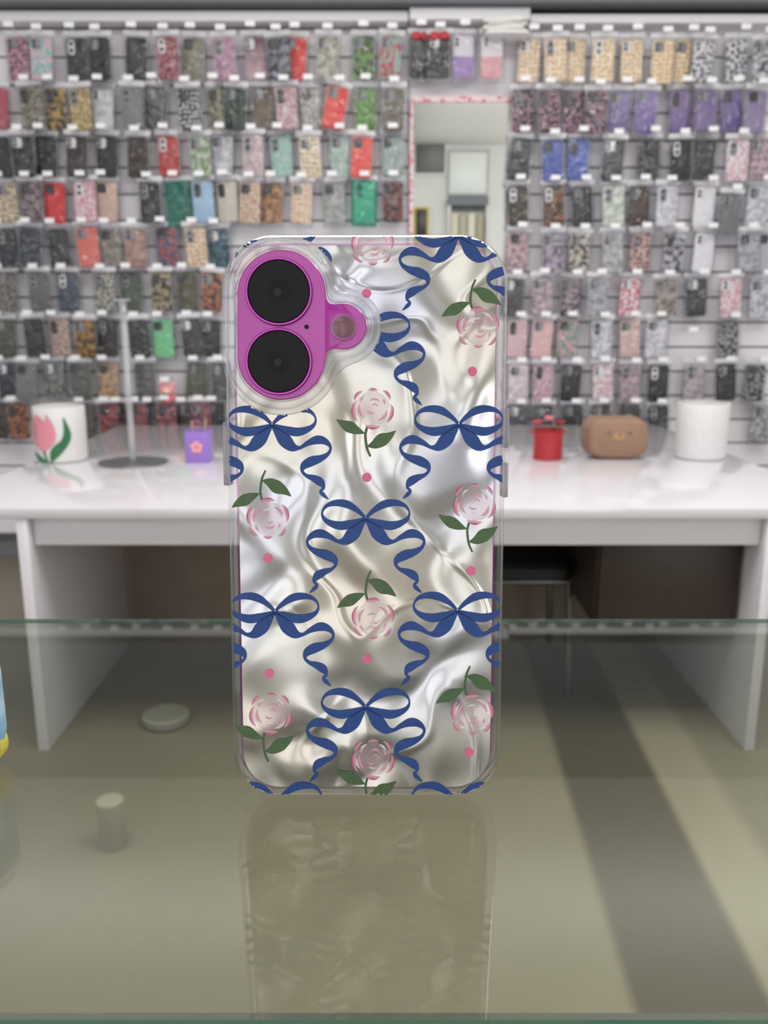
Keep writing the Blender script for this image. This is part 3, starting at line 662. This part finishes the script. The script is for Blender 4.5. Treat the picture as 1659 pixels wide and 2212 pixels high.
def disc(prof, px, py, name, mat, parent, n=64, **kw):
    u, v = loc2(px, py); b = MB(); b.lathe(prof, n, (u, 0, v), 'y', **kw); return b.build(name, mat, parent)
M_lens = pm('lens_black', '030304', .08, spec=.14)
M_lensin = pm('lens_inner', '040405', .1, spec=.12)
M_lensc = pm('lens_core', '0b0c12', .12, spec=.2)
M_ring = pm('lens_ring_magenta', '98408f', .15, .8)
for (px, py) in ((604, 632), (604, 782)):
    e = disc([(.0087,-.0009),(.0087,-.0018),(.0085,-.0022),(.0081,-.0022),(.0079,-.0019)], px, py, 'camera_lens', M_ring, ph)
    disc([(.00805,-.0015),(.00795,-.0020),(.0078,-.00212)], px, py, 'lens_glass', M_lens, e)
    disc([(.0030,-.00208),(.0030,-.00214),(.0028,-.00215)], px, py, 'inner_ring', M_lensin, e)
    disc([(.0010,-.00212),(.0010,-.00217),(.0008,-.00218)], px - 2, py + 2, 'lens_core', M_lensc, e)
disc([(.0006,-.0009),(.0006,-.00112),(.0004,-.00112)], 663, 707, 'microphone_hole', M_lens, ph, 20)
fl = disc([(.0036,-.0009),(.0036,-.0013),(.0031,-.0015)], 743, 708, 'camera_flash', pm('flash_rim', '9a5a90', .3, .2), ph)
disc([(.0030,-.0014),(.0026,-.0016),(.0,-.0017)], 743, 708, 'flash_lens', pm('flash_lens', '7a525c', .2), fl)
# side buttons
for x, y0, y1 in ((-1, 912, 1050), (1, 882, 968), (1, 1000, 1076)):
    v0 = loc2(790, y1)[1]; v1 = loc2(790, y0)[1]
    x0_, x1_ = (PW/2 - .0006, PW/2 + .0010) if x > 0 else (-PW/2 - .0012, -PW/2 + .0006)
    b = MB(); b.box(x0_, x1_, .0016, .0075, v0, v1); b.build('side_button', M_button, ph, bevel=.0004)
# printed pattern
BOW_LOOP = [(-2,-4,6),(-18,-19,11),(-40,-32,17),(-64,-35,14),(-84,-29,8),(-94,-15,4),(-90,-1,8),(-75,9,14),(-55,14,19),(-35,11,18),(-15,4,11),(0,-1,7)]
BOW_TAIL = [(0,0,5),(-13,15,18),(-27,31,29),(-43,46,21),(-60,48,8),(-78,38,12),(-98,31,19),(-115,35,14),(-126,47,6),(-121,61,8),(-105,71,15),(-86,77,21),(-70,86,17),(-65,98,7),(-74,108,8),(-90,114,15),(-104,122,18),(-111,134,7),(-105,142,6),(-110,149,9),(-121,159,2)]
pat = MB()
def inside_panel(u, v):
    i = .0010; w2 = PW/2 - i; r_ = PR - i
    x = abs(u); z = abs(v - PH/2); h2 = PH/2 - i
    if x > w2 or z > h2: return False
    if x > w2 - r_ and z > h2 - r_: return math.hypot(x - (w2 - r_), z - (h2 - r_)) < r_
    return True
def put(quads, mi, y):
    for qd in quads:
        mx_ = sum(p[0] for p in qd)/4; my = sum(p[1] for p in qd)/4
        if sdf(mx_, my) < 32: continue
        if not inside_panel(*loc2(mx_, my)): continue
        pat.add([(lambda t_: (t_[0], y, t_[1]))(loc2(*p)) for p in qd], [(0, 1, 2, 3)], mi)
PY = -.00043
def bow(kx, ky):
    for s_ in (1, -1):
        for st_ in (BOW_LOOP, BOW_TAIL):
            put(stroke_quads([(kx + s_*x, ky + y, w_) for x, y, w_ in st_], 7, 4), 0, PY - .00004)
for k in ((588,919),(991,918),(790,1121),(594,1322),(988,1320),(790,1528),(600,1730),(985,1730),(790,716),(588,512),(990,512)): bow(*k)
# rose strokes: centre offset, radius, start/end angle (counter-clockwise, 90 = up), width
DEEP = [(-10,-4,32,142,228,9),(2,-6,35,238,292,10),(10,-4,32,304,384,9),(-16,14,23,104,176,7),(14,16,23,4,71,7),(0,12,28,66,112,6)]
FINE = [(-6,0,24,158,240,7),(8,-4,22,280,360,7),(3,6,14,25,135,5),(-2,2,13,215,300,5),(5,3,6,0,170,4),(-14,14,12,115,190,5),(15,10,11,-10,60,5)]
WHITE = [(-8,-2,28,168,225,5),(6,-4,28,275,340,5),(10,14,17,10,80,5),(-10,14,17,100,170,5),(1,-2,18,230,290,4)]
def rose(cx_, cy_, fl_):
    N_ = 36; q = []
    def rr_(a): return 35*(1 + .09*abs(math.sin(2.5*a + .6)))
    for i in range(N_):
        a, a2 = 2*PI*i/N_, 2*PI*(i+1)/N_
        for f0, f1 in ((.01, .35), (.35, .7), (.7, 1)):
            q.append(tuple((cx_ + rr_(an)*f*math.cos(an), cy_ - fl_*rr_(an)*f*math.sin(an)) for f, an in ((f0,a),(f0,a2),(f1,a2),(f1,a))))
    put(q, 2, PY)
    for arr, mi, yy in ((WHITE, 6, PY - .00002), (FINE, 5, PY - .00004), (DEEP, 1, PY - .00006)):
        for ox, oy, r_, a0, a1, w_ in arr:
            pts = []
            for i in range(7):
                t_ = i/6; a = R(a0 + (a1-a0)*t_)
                pts.append((cx_ + ox + r_*math.cos(a), cy_ - fl_*(oy + r_*math.sin(a)), w_*math.sin(PI*min(max(t_, .04), .96))))
            put(stroke_quads(pts, 4, 2), mi, yy)
    # darker core line inside each outer petal
    for ox, oy, r_, a0, a1, w_ in DEEP:
        pts = []
        for i in range(7):
            t_ = i/6; a = R(a0 + 8 + (a1-a0-16)*t_)
            pts.append((cx_ + ox + (r_+2.5)*math.cos(a), cy_ - fl_*(oy + (r_+2.5)*math.sin(a)), w_*.42*math.sin(PI*min(max(t_, .04), .96))))
        put(stroke_quads(pts, 4, 2), 7, PY - .00008)
    g = lambda P_: [(cx_ + x, cy_ + fl_*y, w_) for x, y, w_ in P_]
    put(stroke_quads(g([(-12,40,5),(-16,56,5),(-15,72,5),(-12,88,5),(-5,104,4)]), 5, 2), 3, PY - .00003)
    put(stroke_quads(g([(-18,54,2),(-34,48,17),(-50,40,25),(-64,33,16),(-78,24,1)]), 6, 4), 3, PY - .00004)
    put(stroke_quads(g([(-12,82,2),(4,78,19),(20,68,28),(35,60,17),(50,48,1)]), 6, 4), 3, PY - .00005)
for x, y, f_ in ((805,882,1),(1025,1088,1),(585,1540,1),(806,1638,1),(1032,708,-1),(579,1120,-1),(806,1336,-1),(1020,1542,-1),(805,530,-1)): rose(x, y, f_)
for x, y in ((792,634),(1020,802),(792,1031),(579,1205),(1017,1233),(793,1422),(582,1454),(1013,1624)):
    q = []
    for i in range(24):
        a, a2 = 2*PI*i/24, 2*PI*(i+1)/24
        q.append(((x, y), (x + .01, y), (x + 10*math.cos(a2), y + 10*math.sin(a2)), (x + 10*math.cos(a), y + 10*math.sin(a))))
    put(q, 4, PY - .00003)
def print_mat(name, hexc, alpha=1.0, var=.16):
    m = pm(name, hexc, .5, var=var, scale=700, spec=.25)
    [n for n in m.node_tree.nodes if n.type == 'BSDF_PRINCIPLED'][0].inputs['Alpha'].default_value = alpha
    return m
pat.build('printed_pattern', [print_mat('print_blue', '2f4b86', 1, .22), print_mat('print_rose', 'e6a6b8', .7), print_mat('print_blush', 'f3cdd7', .2), print_mat('print_green', '4f6747', 1, .2), print_mat('print_dot', 'd96f92'), print_mat('print_thin', 'e6afbe', .65), print_mat('print_white', 'faf0f1', .65), print_mat('print_deep', 'd06d90', .7)], ph, recalc=False)

# ------------------------------------------------------------------ glass counter
YG1 = at_z(829, 1337, ZG).y; YG0 = at_z(829, 2203, ZG).y
ct = thing('display_counter', 'glass topped display counter carrying the phone in the foreground', 'counter', (0, (YG0 + YG1)/2, 0))
ym = (YG0 + YG1)/2; hd = (YG1 - YG0)/2
b = MB(); b.box(-.62, .62, -hd, hd, ZG - .0020, ZG)
gm = b.mesh('glass_top', smooth=False)
for p in gm.polygons: p.material_index = 0 if abs(p.normal.z) > .5 else 1
gm.materials.append(clear_mat('counter_glass', 'eff3ee', .032, .82, 4.2, .022, .002, 'b8b8a8')); gm.materials.append(clear_mat('glass_edge', '8fb8a2', .1, .5, 2, .05, .5, '5a8a74'))
o = bpy.data.objects.new('glass_top', gm); COL.objects.link(o); o.parent = ct
b = MB(); b.box(-.62, .62, -hd, -hd + .004, 0, ZG - .0022); b.build('front_panel', pm('counter_front', '64615a', .5), ct)
for s_ in (-1, 1):
    b = MB(); b.box(s_*.61 - .01, s_*.61 + .01, -hd + .0045, hd, 0, ZG - .0022); b.build('side_panel', M_white, ct)

# flat packet at the left edge of the counter
c = at_z(-86, 1672, ZG)
t = thing('snack_packet', 'flat pale blue and white packet with yellow bottom at left edge of counter', 'packet', (c.x, c.y + .006, ZG + .0003))
b = MB(); b.loft([xz(rrect(.026 - 2*i, .037 - 2*i, .010 - i, 8, -.0010, .0205), y) for i, y in ((.002, -.003), (.0004, -.0018), (0, 0), (.0004, .0018), (.002, .003))])
b.build('pouch', case_mat('sp:dfeaf0:8cb6d2'), t)
b = MB(); b.loft([xz(rrect(.0245 - 2*i, .012 - 2*i, .0055 - i, 8, -.0010, .0062), y) for i, y in ((.0015, -.0034), (0, -.0024), (0, .0024), (.0015, .0034))])
b.build('yellow_trim', pm('packet_yellow', 'cdbd4a', .6), t)

# ------------------------------------------------------------------ lights, world, camera
w = bpy.data.worlds.new('World'); S.world = w; w.use_nodes = True
bg = w.node_tree.nodes['Background']; bg.inputs[0].default_value = (.985, .985, 1, 1); bg.inputs[1].default_value = .82
def area(name, loc, rot, sx, sy, e, col=(1,1,1)):
    l = bpy.data.lights.new(name, 'AREA'); l.shape = 'RECTANGLE'; l.size = sx; l.size_y = sy; l.energy = e; l.color = col
    o = bpy.data.objects.new(name, l); COL.objects.link(o); o.location = loc; o.rotation_euler = rot; return o
area('unseen_ceiling_light', (0.3, 1.2, 2.75), (0, 0, 0), 3.2, .8, 62, (1, .99, .97))
area('added_uplight', (0, 2.6, 2.45), (PI, 0, 0), 3.6, .25, 14, (1, .98, .94))  # added upward lamp, brightens the ceiling that the glass reflects
area('added_front_wash', (1.0, .15, 2.72), (R(-58), 0, 0), 1.4, .2, 24, (1, 1, 1))  # added lamp out of view, brightens the front wall for the mirror
area('window_daylight', (-1.78, -2.48, 1.35), (R(90), 0, 0), 1.3, 1.9, 10.5, (1, 1, 1))
area('window_daylight', (-.30, -2.48, 1.35), (R(90), 0, 0), .85, 1.9, 6, (1, 1, 1))
area('window_daylight', (2.18, -2.48, 1.35), (R(90), 0, 0), .8, 1.9, 13, (1, 1, 1))
area('unseen_ceiling_light', (-1.2, -.9, 2.60), (0, 0, 0), 1.9, .12, 10)  # added thin strip lamp, puts bright lines on the silver film
area('unseen_ceiling_light', (-1.2, -1.9, 2.60), (0, 0, 0), 1.9, .12, 10)  # second added strip lamp for the film's bright lines
cd = bpy.data.cameras.new('Camera'); co = bpy.data.objects.new('Camera', cd); COL.objects.link(co)
co.location = CAM; co.rotation_euler = (R(90) - PITCH, 0, 0)
cd.sensor_width = 36; cd.sensor_fit = 'AUTO'; cd.lens = 36 * F / 2212
cd.clip_start = .01; cd.clip_end = 50
cd.dof.use_dof = True; cd.dof.focus_distance = .229; cd.dof.aperture_fstop = 24
S.camera = co
